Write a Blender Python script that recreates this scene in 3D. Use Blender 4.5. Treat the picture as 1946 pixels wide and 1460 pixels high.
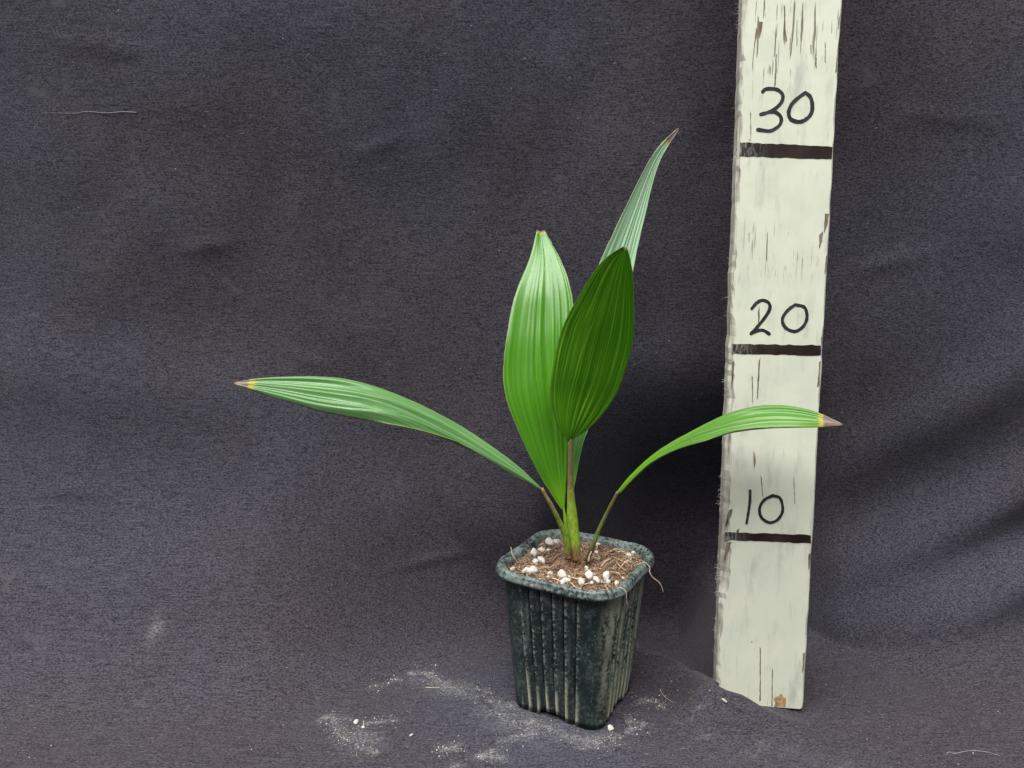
import bpy, bmesh, math, random
import numpy as np
from mathutils import Vector, Matrix, Quaternion

for o in list(bpy.data.objects):
    bpy.data.objects.remove(o, do_unlink=True)
SC = bpy.context.scene
COL = SC.collection
random.seed(7)
RNG = np.random.default_rng(11)
PI = math.pi

# ------------------------------------------------------------------ camera
cam = bpy.data.objects.new('camera', bpy.data.cameras.new('camera'))
COL.objects.link(cam)
cam.location = (0, 0, 0.2541)
cam.rotation_euler = (PI/2 - 0.1798, 0, 0)
cam.data.sensor_width = 36
cam.data.lens = 27.05
cam.data.clip_start = 0.01
cam.data.clip_end = 50
SC.camera = cam

# ------------------------------------------------------------------ light: soft daylight from overhead, a little left of the set
W = bpy.data.worlds.new('World')
SC.world = W
W.use_nodes = True
bg = W.node_tree.nodes['Background']
bg.inputs['Color'].default_value = (0.80, 0.88, 1.0, 1)
bg.inputs['Strength'].default_value = 0.09


def area(name, loc, target, sx, sy, power, color):
    d = bpy.data.lights.new(name, 'AREA')
    d.shape = 'RECTANGLE'
    d.size = sx
    d.size_y = sy
    d.energy = power
    d.color = color
    o = bpy.data.objects.new(name, d)
    COL.objects.link(o)
    o.location = loc
    o.rotation_euler = (Vector(target) - Vector(loc)).to_track_quat('-Z', 'Y').to_euler()
    return o


area('sky_opening', (-0.60, -0.72, 2.9), (0.0, 0.42, 0.16), 3.2, 2.3, 208, (1.0, 0.99, 0.97))

SC.view_settings.view_transform = 'Standard'
SC.view_settings.look = 'None'
SC.view_settings.exposure = 0.16
SC.view_settings.gamma = 1.0
SC.view_settings.use_curve_mapping = False
SC.render.engine = 'CYCLES'


# ------------------------------------------------------------------ helpers
def tag(o, label, cat, group=None):
    o['label'] = label
    o['category'] = cat
    if group:
        o['group'] = group
    return o


def empty(name, loc=(0, 0, 0), rz=0):
    o = bpy.data.objects.new(name, None)
    COL.objects.link(o)
    o.location = loc
    o.rotation_euler = (0, 0, rz)
    o.empty_display_size = 0.02
    return o


def mesh_obj(name, V, F, mat, parent=None, smooth=True):
    me = bpy.data.meshes.new(name)
    me.from_pydata([tuple(v) for v in V], [], F)
    if smooth:
        me.shade_smooth()
    o = bpy.data.objects.new(name, me)
    COL.objects.link(o)
    for m in (mat if isinstance(mat, (list, tuple)) else [mat]):
        me.materials.append(m)
    if parent:
        o.parent = parent
    return o


class Noise2:
    """smooth value noise on a lattice, vectorised"""
    def __init__(s, seed):
        s.g = np.random.default_rng(seed).uniform(-1, 1, (64, 64))

    def __call__(s, x, y):
        x = np.asarray(x, float); y = np.asarray(y, float)
        xi = np.floor(x).astype(int); yi = np.floor(y).astype(int)
        fx = x-xi; fy = y-yi
        fx = fx*fx*fx*(fx*(fx*6-15)+10); fy = fy*fy*fy*(fy*(fy*6-15)+10)
        g = s.g
        a = g[xi % 64, yi % 64]; b = g[(xi+1) % 64, yi % 64]
        c = g[xi % 64, (yi+1) % 64]; d = g[(xi+1) % 64, (yi+1) % 64]
        return (a*(1-fx)+b*fx)*(1-fy)+(c*(1-fx)+d*fx)*fy


N1, N2, N3, N4 = Noise2(1), Noise2(2), Noise2(3), Noise2(4)


def sstep(a, b, x):
    t = np.clip((np.asarray(x, float)-a)/(b-a), 0, 1)
    return t*t*(3-2*t)


def catmull(P, n):
    P = np.asarray(P, float)
    d = np.r_[0, np.cumsum(np.linalg.norm(np.diff(P, axis=0), axis=1))]
    d /= d[-1]
    Q = np.vstack([2*P[0]-P[1], P, 2*P[-1]-P[-2]])
    out = []
    for t in np.linspace(0, 1, n):
        k = min(max(np.searchsorted(d, t, 'right')-1, 0), len(P)-2)
        u = (t-d[k])/max(d[k+1]-d[k], 1e-9)
        p0, p1, p2, p3 = Q[k], Q[k+1], Q[k+2], Q[k+3]
        out.append(.5*((2*p1)+(p2-p0)*u+(2*p0-5*p1+4*p2-p3)*u*u+(3*p1-p0-3*p2+p3)*u**3))
    return np.array(out)


def tube(path, radii, ns=10, squash=1.0, cap=True):
    """swept tube: returns verts, faces, v coordinate"""
    path = np.asarray(path, float)
    n = len(path)
    T = np.gradient(path, axis=0)
    T /= np.linalg.norm(T, axis=1)[:, None]+1e-12
    ref = np.array([0.13, 0.97, 0.2])
    V, F = [], []
    for i in range(n):
        a = np.cross(T[i], ref)
        if np.linalg.norm(a) < 1e-4:
            a = np.cross(T[i], [1, 0, 0])
        a /= np.linalg.norm(a)
        b = np.cross(T[i], a)
        for k in range(ns):
            an = 2*PI*k/ns
            V.append(path[i]+radii[i]*(math.cos(an)*a+math.sin(an)*b*squash))
    for i in range(n-1):
        for k in range(ns):
            F.append((i*ns+k, i*ns+(k+1) % ns, (i+1)*ns+(k+1) % ns, (i+1)*ns+k))
    if cap:
        F.append(tuple(range(ns))[::-1])
        F.append(tuple((n-1)*ns+k for k in range(ns)))
    return V, F


# ------------------------------------------------------------------ node helpers
class NT:
    def __init__(s, name):
        s.m = bpy.data.materials.new(name)
        s.m.use_nodes = True
        s.t = s.m.node_tree
        s.t.nodes.clear()
        s.out = s.t.nodes.new('ShaderNodeOutputMaterial')

    def n(s, typ, **kw):
        nd = s.t.nodes.new(typ)
        for k, v in kw.items():
            if k.startswith('i_'):
                key = k[2:]
                key = int(key) if key.isdigit() else key.replace('_', ' ')
                s.set(nd.inputs[key], v)
            else:
                setattr(nd, k, v)
        return nd

    def set(s, sock, v):
        if isinstance(v, bpy.types.NodeSocket):
            s.t.links.new(v, sock)
        elif isinstance(v, bpy.types.Node):
            s.t.links.new(v.outputs[0], sock)
        elif isinstance(v, (tuple, list)) and len(v) == 3 and sock.type == 'RGBA':
            sock.default_value = (*v, 1)
        else:
            sock.default_value = v

    def math(s, op, a, b=0.0, c=None, clamp=False):
        nd = s.n('ShaderNodeMath', operation=op, use_clamp=clamp)
        s.set(nd.inputs[0], a)
        s.set(nd.inputs[1], b)
        if c is not None:
            s.set(nd.inputs[2], c)
        return nd.outputs[0]

    def mix(s, f, a, b, blend='MIX'):
        nd = s.n('ShaderNodeMix', data_type='RGBA', blend_type=blend)
        s.set(nd.inputs[0], f)
        s.set(nd.inputs[6], a)
        s.set(nd.inputs[7], b)
        return nd.outputs[2]

    def ramp(s, x, lo, hi, a=0.0, b=1.0):
        nd = s.n('ShaderNodeMapRange', interpolation_type='SMOOTHSTEP')
        s.set(nd.inputs[0], x)
        s.set(nd.inputs[1], lo); s.set(nd.inputs[2], hi)
        s.set(nd.inputs[3], a); s.set(nd.inputs[4], b)
        return nd.outputs[0]

    def noise(s, vec, scale, detail=2.0, rough=0.5, stretch=None):
        if stretch:
            mp = s.n('ShaderNodeMapping')
            s.set(mp.inputs[0], vec)
            mp.inputs['Scale'].default_value = stretch
            vec = mp.outputs[0]
        nd = s.n('ShaderNodeTexNoise')
        s.set(nd.inputs['Vector'], vec)
        nd.inputs['Scale'].default_value = scale
        nd.inputs['Detail'].default_value = detail
        nd.inputs['Roughness'].default_value = rough
        return nd.outputs[0]

    def coord(s, which='Object'):
        return s.n('ShaderNodeTexCoord').outputs[which]

    def bump(s, h, strength, dist):
        nd = s.n('ShaderNodeBump')
        s.set(nd.inputs['Height'], h)
        nd.inputs['Strength'].default_value = strength
        nd.inputs['Distance'].default_value = dist
        return nd.outputs[0]

    def principled(s, color, rough, normal=None, **kw):
        p = s.n('ShaderNodeBsdfPrincipled')
        s.set(p.inputs['Base Color'], color)
        s.set(p.inputs['Roughness'], rough)
        if normal is not None:
            s.set(p.inputs['Normal'], normal)
        for k, v in kw.items():
            s.set(p.inputs[k.replace('_', ' ')], v)
        return p.outputs[0]

    def done(s, shader):
        s.t.links.new(shader, s.out.inputs['Surface'])
        return s.m


# ------------------------------------------------------------------ materials
def mat_cloth():
    t = NT('faded_black_cloth')
    uv = t.coord('UV')
    ob = t.coord('Object')
    weave = t.noise(ob, 1.0, 2.0, .6, (720, 1450, 1450))
    thread = t.noise(ob, 1.0, 1.0, .5, (95, 1500, 1500))
    fuzz = t.noise(ob, 1050, 2.0, .6)
    med = t.noise(ob, 60, 3.0, .6)
    big = t.noise(uv, 4.5, 3.0, .5)
    f = t.math('ADD', t.math('MULTIPLY', weave, .55), t.math('ADD', t.math('MULTIPLY', thread, .2), t.math('MULTIPLY', fuzz, .25)))
    k = t.ramp(f, .35, .65)
    c1 = t.mix(t.ramp(big, .35, .65), (.0175, .0138, .0180), (.0175, .0165, .0245))
    c2 = t.mix(t.ramp(big, .35, .65), (.088, .075, .087), (.091, .089, .116))
    c = t.mix(k, c1, c2)
    c = t.mix(t.ramp(med, .62, .85), c, (.095, .092, .095))
    # chalky potting dust rubbed into the nap
    du = t.n('ShaderNodeAttribute', attribute_name='dust').outputs['Fac']
    grain = t.noise(uv, 620, 4.0, .8)
    clump = t.noise(uv, 85, 3.0, .6)
    dm = t.math('MULTIPLY', t.math('POWER', du, 1.3), t.ramp(grain, .43, .62, .06, 1))
    dm = t.math('MULTIPLY', dm, t.ramp(clump, .34, .56, .06, .85))
    c = t.mix(dm, c, (.42, .42, .41))
    # pinprick specks of lint everywhere
    vo = t.n('ShaderNodeTexVoronoi', feature='F1', i_Vector=uv, i_Scale=130.0)
    vo2 = t.n('ShaderNodeTexVoronoi', feature='F1', i_Vector=uv, i_Scale=130.0)
    sep = t.n('ShaderNodeSeparateColor', i_0=vo2.outputs['Color'])
    sp = t.math('MULTIPLY', t.math('LESS_THAN', vo.outputs['Distance'], .045), t.math('GREATER_THAN', sep.outputs[0], .90))
    c = t.mix(t.math('MULTIPLY', sp, .75), c, (.42, .42, .44))
    h = t.math('ADD', f, t.math('MULTIPLY', med, .3))
    nrm = t.bump(h, .32, .0006)
    return t.done(t.principled(c, .95, nrm, Specular_IOR_Level=.15, Sheen_Weight=.12, Sheen_Roughness=.5))


def mat_paint():
    t = NT('cracked_cream_paint')
    ob = t.coord('Object')
    grime = t.noise(ob, 1.0, 5.0, .6, (95, 60, 26))
    fine = t.noise(ob, 1.0, 4.0, .65, (420, 300, 60))
    smear = t.noise(ob, 45, 4.0, .6)
    c = t.mix(t.ramp(smear, .35, .7), (.735, .755, .605), (.665, .70, .565))
    c = t.mix(t.ramp(grime, .50, .74, 0, .66), c, (.40, .43, .37))
    c = t.mix(t.ramp(fine, .56, .76, 0, .5), c, (.42, .43, .36))
    # hairline checks that run with the grain, denser toward the weathered end
    sep = t.n('ShaderNodeSeparateXYZ', i_0=ob)
    zone = t.math('MAXIMUM', t.ramp(sep.outputs['Z'], .318, .345), t.ramp(t.noise(ob, 14, 1.0), .56, .68))
    cr = t.noise(ob, 1.0, 3.0, .55, (520, 300, 24))
    cr2 = t.noise(ob, 1.0, 2.0, .5, (900, 300, 60))
    ck = t.math('MAXIMUM', t.ramp(cr, .615, .64), t.math('MULTIPLY', t.ramp(cr2, .65, .67), .8))
    ck = t.math('MULTIPLY', ck, t.math('MULTIPLY', zone, .85))
    c = t.mix(ck, c, (.13, .115, .085))
    # dots of grime
    vo = t.n('ShaderNodeTexVoronoi', feature='F1', i_Vector=ob, i_Scale=170.0)
    sc = t.n('ShaderNodeSeparateColor', i_0=vo.outputs['Color'])
    sp = t.math('MULTIPLY', t.ramp(vo.outputs['Distance'], .07, .12, 1, 0), t.math('GREATER_THAN', sc.outputs[0], .955))
    c = t.mix(t.math('MULTIPLY', sp, .75), c, (.12, .115, .09))
    h = t.math('SUBTRACT', t.math('ADD', t.math('MULTIPLY', fine, .3), t.math('MULTIPLY', smear, .4)), ck)
    return t.done(t.principled(c, .62, t.bump(h, .5, .0005), Specular_IOR_Level=.3))


def mat_wood(name, a, b):
    t = NT(name)
    ob = t.coord('Object')
    g = t.noise(ob, 1.0, 4.0, .65, (500, 500, 35))
    l = t.noise(ob, 1.0, 3.0, .6, (160, 160, 45))
    c = t.mix(t.ramp(g, .35, .65), a, b)
    c = t.mix(t.ramp(l, .5, .72, 0, .8), c, (.60, .62, .52))
    return t.done(t.principled(c, .85, t.bump(g, .7, .0006), Specular_IOR_Level=.2))


def mat_ink(name, col, fade):
    t = NT(name)
    ob = t.coord('Object')
    g = t.noise(ob, 1.0, 4.0, .7, (700, 500, 160))
    l = t.noise(ob, 90, 2.0, .5)
    sep = t.n('ShaderNodeSeparateXYZ', i_0=ob)
    left = t.ramp(sep.outputs['X'], -.024, -.006, fade, 0)
    c = t.mix(t.ramp(l, .4, .7), col, tuple(v*1.8+.006 for v in col))
    c = t.mix(t.math('MULTIPLY', t.ramp(g, .42, .66), left), c, (.27, .28, .25))
    c = t.mix(t.ramp(g, .70, .76, 0, .8), c, (.38, .38, .33))
    return t.done(t.principled(c, .5, None, Specular_IOR_Level=.35))


def mat_leaf(name, dark, light, tip, vein=(.2, .42, .06), veinamt=.35, rough=.34, transl=.28, tcol=(.16, .42, .02),
             spec=.5, coat=0.0, bloom=.0, base=None, bz=.16, nvein=9, fine=27, yel=.024):
    t = NT(name)
    uv = t.coord('UV')
    sep = t.n('ShaderNodeSeparateXYZ', i_0=uv)
    u, v = sep.outputs['X'], sep.outputs['Y']
    s1 = t.noise(uv, 1.0, 2.0, .6, (26, .9, 1))
    s2 = t.noise(uv, 1.0, 2.0, .6, (95, 1.6, 1))
    mot = t.noise(uv, 1.0, 3.0, .6, (14, 22, 1))
    c = t.mix(t.ramp(s1, .3, .7), dark, light)
    c = t.mix(t.ramp(s2, .55, .75, 0, veinamt), c, vein)
    wob = t.noise(uv, 1.0, 1.0, .5, (5, .8, 1))
    for cnt, w, am in ((nvein, .10, veinamt), (fine, .16, veinamt*.45)):
        fr = t.math('FRACT', t.math('ADD', t.math('MULTIPLY', u, float(cnt)), t.math('MULTIPLY', wob, 2.4)))
        tri = t.math('ABSOLUTE', t.math('SUBTRACT', fr, .5))
        brk = t.ramp(t.noise(uv, 1.0, 2.0, .6, (cnt*1.3, 2.5, 1)), .35, .6, .25, 1)
        c = t.mix(t.math('MULTIPLY', t.ramp(tri, w*.35, w, am, 0), brk), c, vein)
    c = t.mix(t.ramp(mot, .55, .8, 0, .22), c, tuple(x*.55 for x in dark))
    if bloom:
        c = t.mix(t.math('MULTIPLY', t.ramp(mot, .25, .7), bloom), c, (.30, .42, .34))
    # pale margin
    ed = t.math('MULTIPLY', t.math('ABSOLUTE', t.math('SUBTRACT', u, .5)), 2.0)
    c = t.mix(t.ramp(ed, .955, .995, 0, .7), c, (.28, .33, .10))
    # yellow-green toward the hastula
    if base:
        c = t.mix(t.ramp(v, .0, bz, .9, 0), c, base)
    # scorched tip
    j = t.noise(uv, 1.0, 3.0, .7, (30, 7, 1))
    vv = t.math('ADD', v, t.math('MULTIPLY', t.math('SUBTRACT', j, .5), .045))
    c = t.mix(t.ramp(vv, tip-yel, tip-yel*.15), c, (.50, .44, .05))
    fib = t.noise(uv, 1.0, 3.0, .7, (70, 9, 1))
    brown = t.mix(t.ramp(fib, .3, .7), (.12, .075, .055), (.36, .27, .22))
    tipm = t.ramp(vv, tip-.003, tip+.004)
    c = t.mix(tipm, c, brown)
    h = t.math('ADD', t.math('MULTIPLY', s2, 1.0), t.math('MULTIPLY', s1, .6))
    nrm = t.bump(h, .22, .0004)
    r = t.math('ADD', rough, t.math('MULTIPLY', t.math('SUBTRACT', mot, .5), .25))
    p = t.principled(c, r, nrm, Specular_IOR_Level=spec, Coat_Weight=coat, Coat_Roughness=.22)
    tr = t.n('ShaderNodeBsdfTranslucent')
    t.set(tr.inputs[0], t.mix(tipm, t.mix(.45, tcol, c), brown))
    mx = t.n('ShaderNodeMixShader')
    mx.inputs[0].default_value = transl
    t.t.links.new(p, mx.inputs[1])
    t.t.links.new(tr.outputs[0], mx.inputs[2])
    return t.done(mx.outputs[0])


def mat_stem(name, top, low, base, z0, z1, fleck=.6):
    """scurfy petiole: colour by height on the plant"""
    t = NT(name)
    ob = t.coord('Object')
    sep = t.n('ShaderNodeSeparateXYZ', i_0=ob)
    z = sep.outputs['Z']
    n = t.noise(ob, 1.0, 4.0, .7, (900, 900, 260))
    n2 = t.noise(ob, 260, 3.0, .6)
    zz = t.math('ADD', z, t.math('MULTIPLY', t.math('SUBTRACT', n2, .5), .016))
    c = t.mix(t.ramp(zz, z0, z1), low, top)
    c = t.mix(t.ramp(zz, .010, .020, 1, 0), c, base)
    c = t.mix(t.ramp(n, .46, .60, 0, fleck), c, (.15, .085, .045))
    c = t.mix(t.ramp(n, .30, .42, fleck*.6, 0), c, (.42, .36, .22))
    return t.done(t.principled(c, .55, t.bump(n, .9, .0009), Specular_IOR_Level=.25))


def mat_pot(name, dust_amt, lime, lo=.55):
    t = NT(name)
    ob = t.coord('Object')
    sep = t.n('ShaderNodeSeparateXYZ', i_0=ob)
    z = sep.outputs['Z']
    big = t.noise(ob, 60, 5.0, .7)
    fine = t.noise(ob, 480, 4.0, .75)
    streak = t.noise(ob, 1.0, 3.0, .6, (230, 230, 30))
    c = t.mix(t.ramp(big, .35, .65), (.010, .018, .018), (.020, .034, .033))
    dm = t.math('ADD', t.math('MULTIPLY', big, .55), t.math('MULTIPLY', fine, .6))
    c = t.mix(t.ramp(dm, lo, lo+.30, 0, dust_amt), c, (.19, .235, .215) if lime else (.25, .305, .28))  # dust; the rim's paler tone also paints in sky reflections on the lip
    c = t.mix(t.ramp(streak, .56, .80, 0, dust_amt*.7), c, (.20, .24, .21))
    # scratches / flecks
    fl = t.noise(ob, 1000, 3.0, .65)
    c = t.mix(t.ramp(fl, .63, .69, 0, min(1, dust_amt*1.2)), c, (.36, .40, .35))
    if lime:
        gr = t.n('ShaderNodeAttribute', attribute_name='groove').outputs['Fac']
        jz = t.math('ADD', z, t.math('MULTIPLY', t.math('SUBTRACT', streak, .5), .05))
        low = t.ramp(jz, .008, .026, 1, 0)
        m = t.math('MULTIPLY', t.math('MULTIPLY', gr, low), t.ramp(fine, .26, .46))
        c = t.mix(t.math('MULTIPLY', m, 1.0), c, (.58, .55, .40))
        up = t.math('MULTIPLY', t.math('MULTIPLY', gr, t.ramp(fine, .46, .58)), .65)
        c = t.mix(up, c, (.30, .33, .28))
        # soil stain caught under the lip
        us = t.math('MULTIPLY', t.ramp(z, .071, .077), t.ramp(t.noise(ob, 130, 4.0, .7), .52, .62))
        c = t.mix(t.math('MULTIPLY', us, .8), c, (.20, .15, .10))
        # dusty weathered panels (the side that stood against wet sand)
        sd = t.n('ShaderNodeAttribute', attribute_name='sandy').outputs['Fac']
        c = t.mix(t.math('MULTIPLY', sd, t.ramp(t.math('ADD', t.math('MULTIPLY', streak, .6), t.math('MULTIPLY', fine, .5)), .47, .60, .0, .85)), c, (.40, .43, .31))
    r = t.math('ADD', .29, t.math('MULTIPLY', dm, .25))
    return t.done(t.principled(c, r, t.bump(fine, .25, .0003), Specular_IOR_Level=.45))


def mat_soil():
    t = NT('coir_soil')
    ob = t.coord('Object')
    a = t.noise(ob, 420, 5.0, .7)
    b = t.noise(ob, 90, 3.0, .6)
    c = t.mix(t.ramp(a, .3, .7), (.035, .019, .012), (.42, .28, .18))
    c = t.mix(t.ramp(b, .4, .7, 0, .7), c, (.20, .115, .07))
    return t.done(t.principled(c, .95, t.bump(a, 1.0, .0015), Specular_IOR_Level=.1))


def mat_tint(name, rough=.85, mul=(1, 1, 1), bumps=0.0, transl=0):
    t = NT(name)
    c = t.n('ShaderNodeAttribute', attribute_name='tint').outputs['Color']
    return t.done(t.principled(c, rough, None, Specular_IOR_Level=.2))


def mat_perlite():
    t = NT('perlite')
    ob = t.coord('Object')
    a = t.noise(ob, 500, 3.0, .6)
    b = t.noise(ob, 200, 2.0, .6)
    c = t.mix(t.ramp(a, .3, .7), (.60, .56, .48), (.90, .89, .84))
    c = t.mix(t.ramp(b, .50, .68, 0, .55), c, (.40, .30, .20))
    return t.done(t.principled(c, .9, t.bump(a, .6, .0006), Specular_IOR_Level=.2))


def mat_plain(name, col, rough=.8, var=.3, scale=600):
    t = NT(name)
    n = t.noise(t.coord('Object'), scale, 3.0, .6)
    c = t.mix(t.ramp(n, .3, .7), tuple(x*(1-var) for x in col), tuple(x*(1+var) for x in col))
    return t.done(t.principled(c, rough, t.bump(n, .5, .0004), Specular_IOR_Level=.2))


M = dict(
    cloth=mat_cloth(), paint=mat_paint(),
    greywood=mat_wood('weathered_grey_wood', (.34, .315, .255), (.58, .575, .49)),
    chip=mat_wood('bare_brown_wood', (.10, .065, .04), (.27, .20, .14)),
    crack=mat_plain('dark_split', (.19, .165, .125)),
    rust=mat_plain('rusty_bare_wood', (.42, .27, .13), .85, .4, 300),
    tick=mat_ink('brown_black_marker', (.016, .008, .006), .95),
    pen=mat_ink('black_marker', (.022, .018, .019), .25),
    pot=mat_pot('dark_green_plastic', .50, True), rim=mat_pot('dusty_sheen_rim', .95, False, .43),
    soil=mat_soil(), tint=mat_tint('fibre'), perlite=mat_perlite(),
    stone=mat_plain('pale_stone', (.42, .36, .20)), bark=mat_plain('bark_chip', (.25, .14, .075)),
    lint=mat_plain('lint', (.42, .42, .45)), thread=mat_plain('grey_thread', (.40, .40, .42)),
    root=mat_plain('dry_root', (.50, .38, .29)), straw=mat_plain('straw', (.50, .47, .30)),
)

# ------------------------------------------------------------------ measured outlines (leaf edges and stems in 0.1 mm world units, board marks in mm on the board face)
LA_U = [(165,3920,1255),(103,3931,1315),(42,3943,1375),(-27,3954,1425),(-98,3963,1475),(-169,3969,1525),(-242,3974,1570),(-316,3980,1614),(-389,3971,1660),(-462,3963,1705),(-538,3954,1743),(-614,3943,1779),(-691,3929,1809),(-769,3914,1834),(-848,3900,1854),(-926,3880,1866),(-1004,3860,1873),(-1081,3840,1876),(-1157,3817,1877),(-1231,3791,1879),(-1303,3766,1880),(-1373,3740,1864)]
LA_D = [(164,3910,1256),(93,3901,1303),(21,3893,1349),(-51,3884,1394),(-123,3869,1438),(-195,3846,1480),(-267,3823,1520),(-338,3800,1559),(-409,3783,1596),(-479,3766,1632),(-552,3749,1658),(-625,3734,1681),(-700,3723,1697),(-774,3711,1711),(-848,3700,1724),(-923,3700,1739),(-997,3700,1756),(-1070,3700,1779),(-1144,3704,1801),(-1219,3713,1821),(-1295,3721,1840),(-1370,3730,1864)]
LB_L = [(275,4000,1112),(231,3995,1181),(187,3990,1250),(147,3986,1320),(110,3981,1392),(78,3984,1462),(46,3989,1533),(15,3993,1603),(-13,3998,1674),(-38,4013,1744),(-49,4034,1817),(-49,4056,1890),(-42,4077,1964),(-32,4104,2036),(-20,4140,2109),(-7,4176,2181),(9,4211,2255),(36,4250,2325),(70,4303,2393),(100,4355,2465),(123,4408,2540),(141,4460,2618)]
LB_R = [(284,4000,1112),(289,4005,1188),(295,4010,1263),(300,4014,1338),(305,4019,1413),(310,4026,1488),(315,4033,1561),(319,4040,1635),(324,4047,1708),(329,4061,1780),(335,4080,1851),(337,4100,1923),(338,4119,1994),(338,4142,2066),(337,4173,2137),(335,4204,2208),(328,4235,2280),(310,4270,2350),(288,4317,2419),(258,4365,2486),(221,4412,2551),(186,4460,2618)]
LC_L = [(291,3900,1533),(256,3896,1578),(230,3892,1629),(211,3889,1682),(198,3885,1737),(195,3881,1793),(197,3867,1850),(204,3850,1907),(213,3833,1963),(222,3816,2018),(232,3799,2071),(245,3778,2124),(260,3753,2176),(282,3728,2223),(305,3703,2269),(328,3679,2314),(350,3652,2358),(371,3622,2402),(395,3591,2442),(424,3561,2478),(457,3530,2507),(495,3500,2528)]
LC_R = [(305,3900,1533),(352,3889,1561),(394,3877,1595),(430,3866,1637),(463,3854,1679),(493,3843,1724),(518,3826,1773),(539,3807,1823),(553,3788,1876),(563,3769,1929),(574,3750,1981),(584,3729,2033),(587,3706,2086),(588,3683,2138),(582,3660,2190),(576,3637,2241),(570,3614,2291),(563,3591,2340),(557,3569,2388),(548,3546,2436),(534,3523,2482),(515,3500,2525)]
LD_L = [(311,4040,1191),(313,4064,1290),(315,4088,1390),(320,4111,1490),(325,4135,1590),(336,4163,1689),(347,4191,1788),(363,4220,1887),(379,4249,1987),(397,4273,2088),(417,4294,2188),(438,4316,2288),(466,4337,2387),(505,4358,2482),(553,4377,2574),(596,4396,2668),(642,4415,2761),(689,4433,2853),(736,4450,2945),(784,4467,3037),(849,4483,3118),(932,4500,3180)]
LD_R = [(329,4040,1176),(351,4066,1271),(368,4092,1366),(386,4119,1463),(427,4145,1551),(475,4175,1638),(516,4206,1728),(555,4237,1820),(585,4268,1915),(614,4294,2012),(634,4318,2111),(653,4342,2211),(669,4366,2312),(684,4388,2413),(702,4407,2514),(728,4426,2613),(751,4445,2713),(775,4462,2812),(797,4471,2911),(825,4481,3008),(879,4490,3093),(938,4500,3175)]
LE_L = [(551,3900,1244),(585,3895,1302),(627,3890,1353),(671,3886,1402),(717,3881,1448),(763,3867,1493),(813,3850,1532),(863,3833,1569),(914,3817,1604),(963,3797,1639),(1012,3776,1674),(1061,3754,1704),(1112,3733,1730),(1163,3710,1751),(1215,3687,1765),(1267,3663,1774),(1319,3639,1776),(1369,3614,1773),(1417,3586,1766),(1462,3557,1754),(1505,3529,1736),(1545,3500,1713)]
LE_R = [(568,3890,1247),(604,3869,1301),(642,3847,1352),(680,3826,1401),(723,3804,1444),(767,3773,1482),(812,3740,1517),(856,3707,1550),(900,3673,1581),(945,3643,1609),(990,3614,1632),(1035,3586,1654),(1081,3557,1668),(1127,3532,1680),(1175,3513,1688),(1222,3494,1695),(1269,3475,1701),(1317,3461,1705),(1373,3469,1703),(1429,3476,1703),(1485,3483,1706),(1541,3490,1711)]
PET_A = [(156,3915,1268),(205,3920,1179),(246,3940,1092),(282,3960,1003),(301,3970,933),(309,3980,844)]
PET_B = [(281,4000,1127),(293,4000,1055),(308,4000,979),(327,4000,887)]
PET_C = [(302,3900,1547),(308,3920,1434),(312,3950,1309),(318,3970,1200),(329,3980,1062),(342,3980,956),(355,3980,831)]
PET_D = [(323,4040,1191),(329,4030,1119),(335,4020,1017),(345,4010,899)]
PET_E = [(559,3895,1254),(535,3920,1187),(502,3950,1097),(469,3970,1006),(440,3980,917),(414,3990,827)]
STUB = [(434,3970,891),(422,3960,864),(416,3950,838)]
PERLITE = [(226,4280,2.9),(266,4308,2.4),(172,4204,1.9),(127,4112,2.2),(166,4041,2.9),(130,4029,1.7),(81,3890,2.4),(116,3890,2.4),(2,3919,1.4),(271,3849,2.4),(298,3838,1.2),(282,3787,1.9),(262,3776,1.4),(407,3832,2.2),(444,3787,1.9),(500,3838,2.2),(483,3754,0.7),(550,3787,1.2),(663,4105,1.9),(702,4191,1.1),(450,4380,2.2),(508,4308,1.3),(394,4218,1.1),(355,4029,1.2),(347,4092,1.2),(404,3955,1.2),(208,3902,1.4),(363,3776,1.7),(209,4184,1.2),(592,3849,0.9),(192,3827,0.7),(419,3760,0.9),(506,3804,1.2),(148,3827,0.7),(469,3782,0.8),(486,4184,1.0),(65,3827,0.5)]
STONES = [(613,4322),(749,4252),(98,4211),(575,4322)]
GRANULAR = [(588,4054),(516,4054),(670,4054),(604,4171),(573,3943)]
CRUMBS = [(524,3700),(-839,3755),(-794,3712),(-528,3655),(-199,3620),(-222,3758),(-915,4214),(754,4085),(868,3903),(184,3685),(159,3603),(-232,3538),(654,3453),(620,3646),(-618,4258),(-1076,3919)]
THREAD = [(2208,3510),(2231,3529),(2250,3516),(2309,3529),(2364,3536),(2420,3526),(2451,3510),(2471,3493)]
WALLTHREAD = [(-2774,4650,3283),(-2707,4650,3289),(-2561,4650,3289),(-2499,4650,3298),(-2377,4650,3301),(-2286,4650,3303),(-2204,4650,3301)]
CLOTHRIDGE = [(839,4500,82),(1044,4300,105),(1099,3850,198),(1222,3820,153),(1333,3800,109),(1429,3780,69),(1497,3770,60)]
HANGROOT = [(746,3875,850),(747,3872,800),(763,3860,770),(795,3850,747),(813,3850,720),(823,3850,687)]
HANGROOT2 = [(558,3520,895),(568,3500,878),(574,3500,850)]
T3a = [(-12.4,329.8),(-11.1,330.9),(-8.4,331.0),(-5.2,330.3),(-2.8,327.9),(-3.0,324.8),(-5.6,321.7),(-8.7,319.9),(-12.9,318.8)]
T3b = [(-8.7,319.9),(-5.5,319.4),(-3.1,317.0),(-3.3,313.8),(-5.9,311.5),(-8.6,310.6),(-14.0,311.4)]
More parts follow.
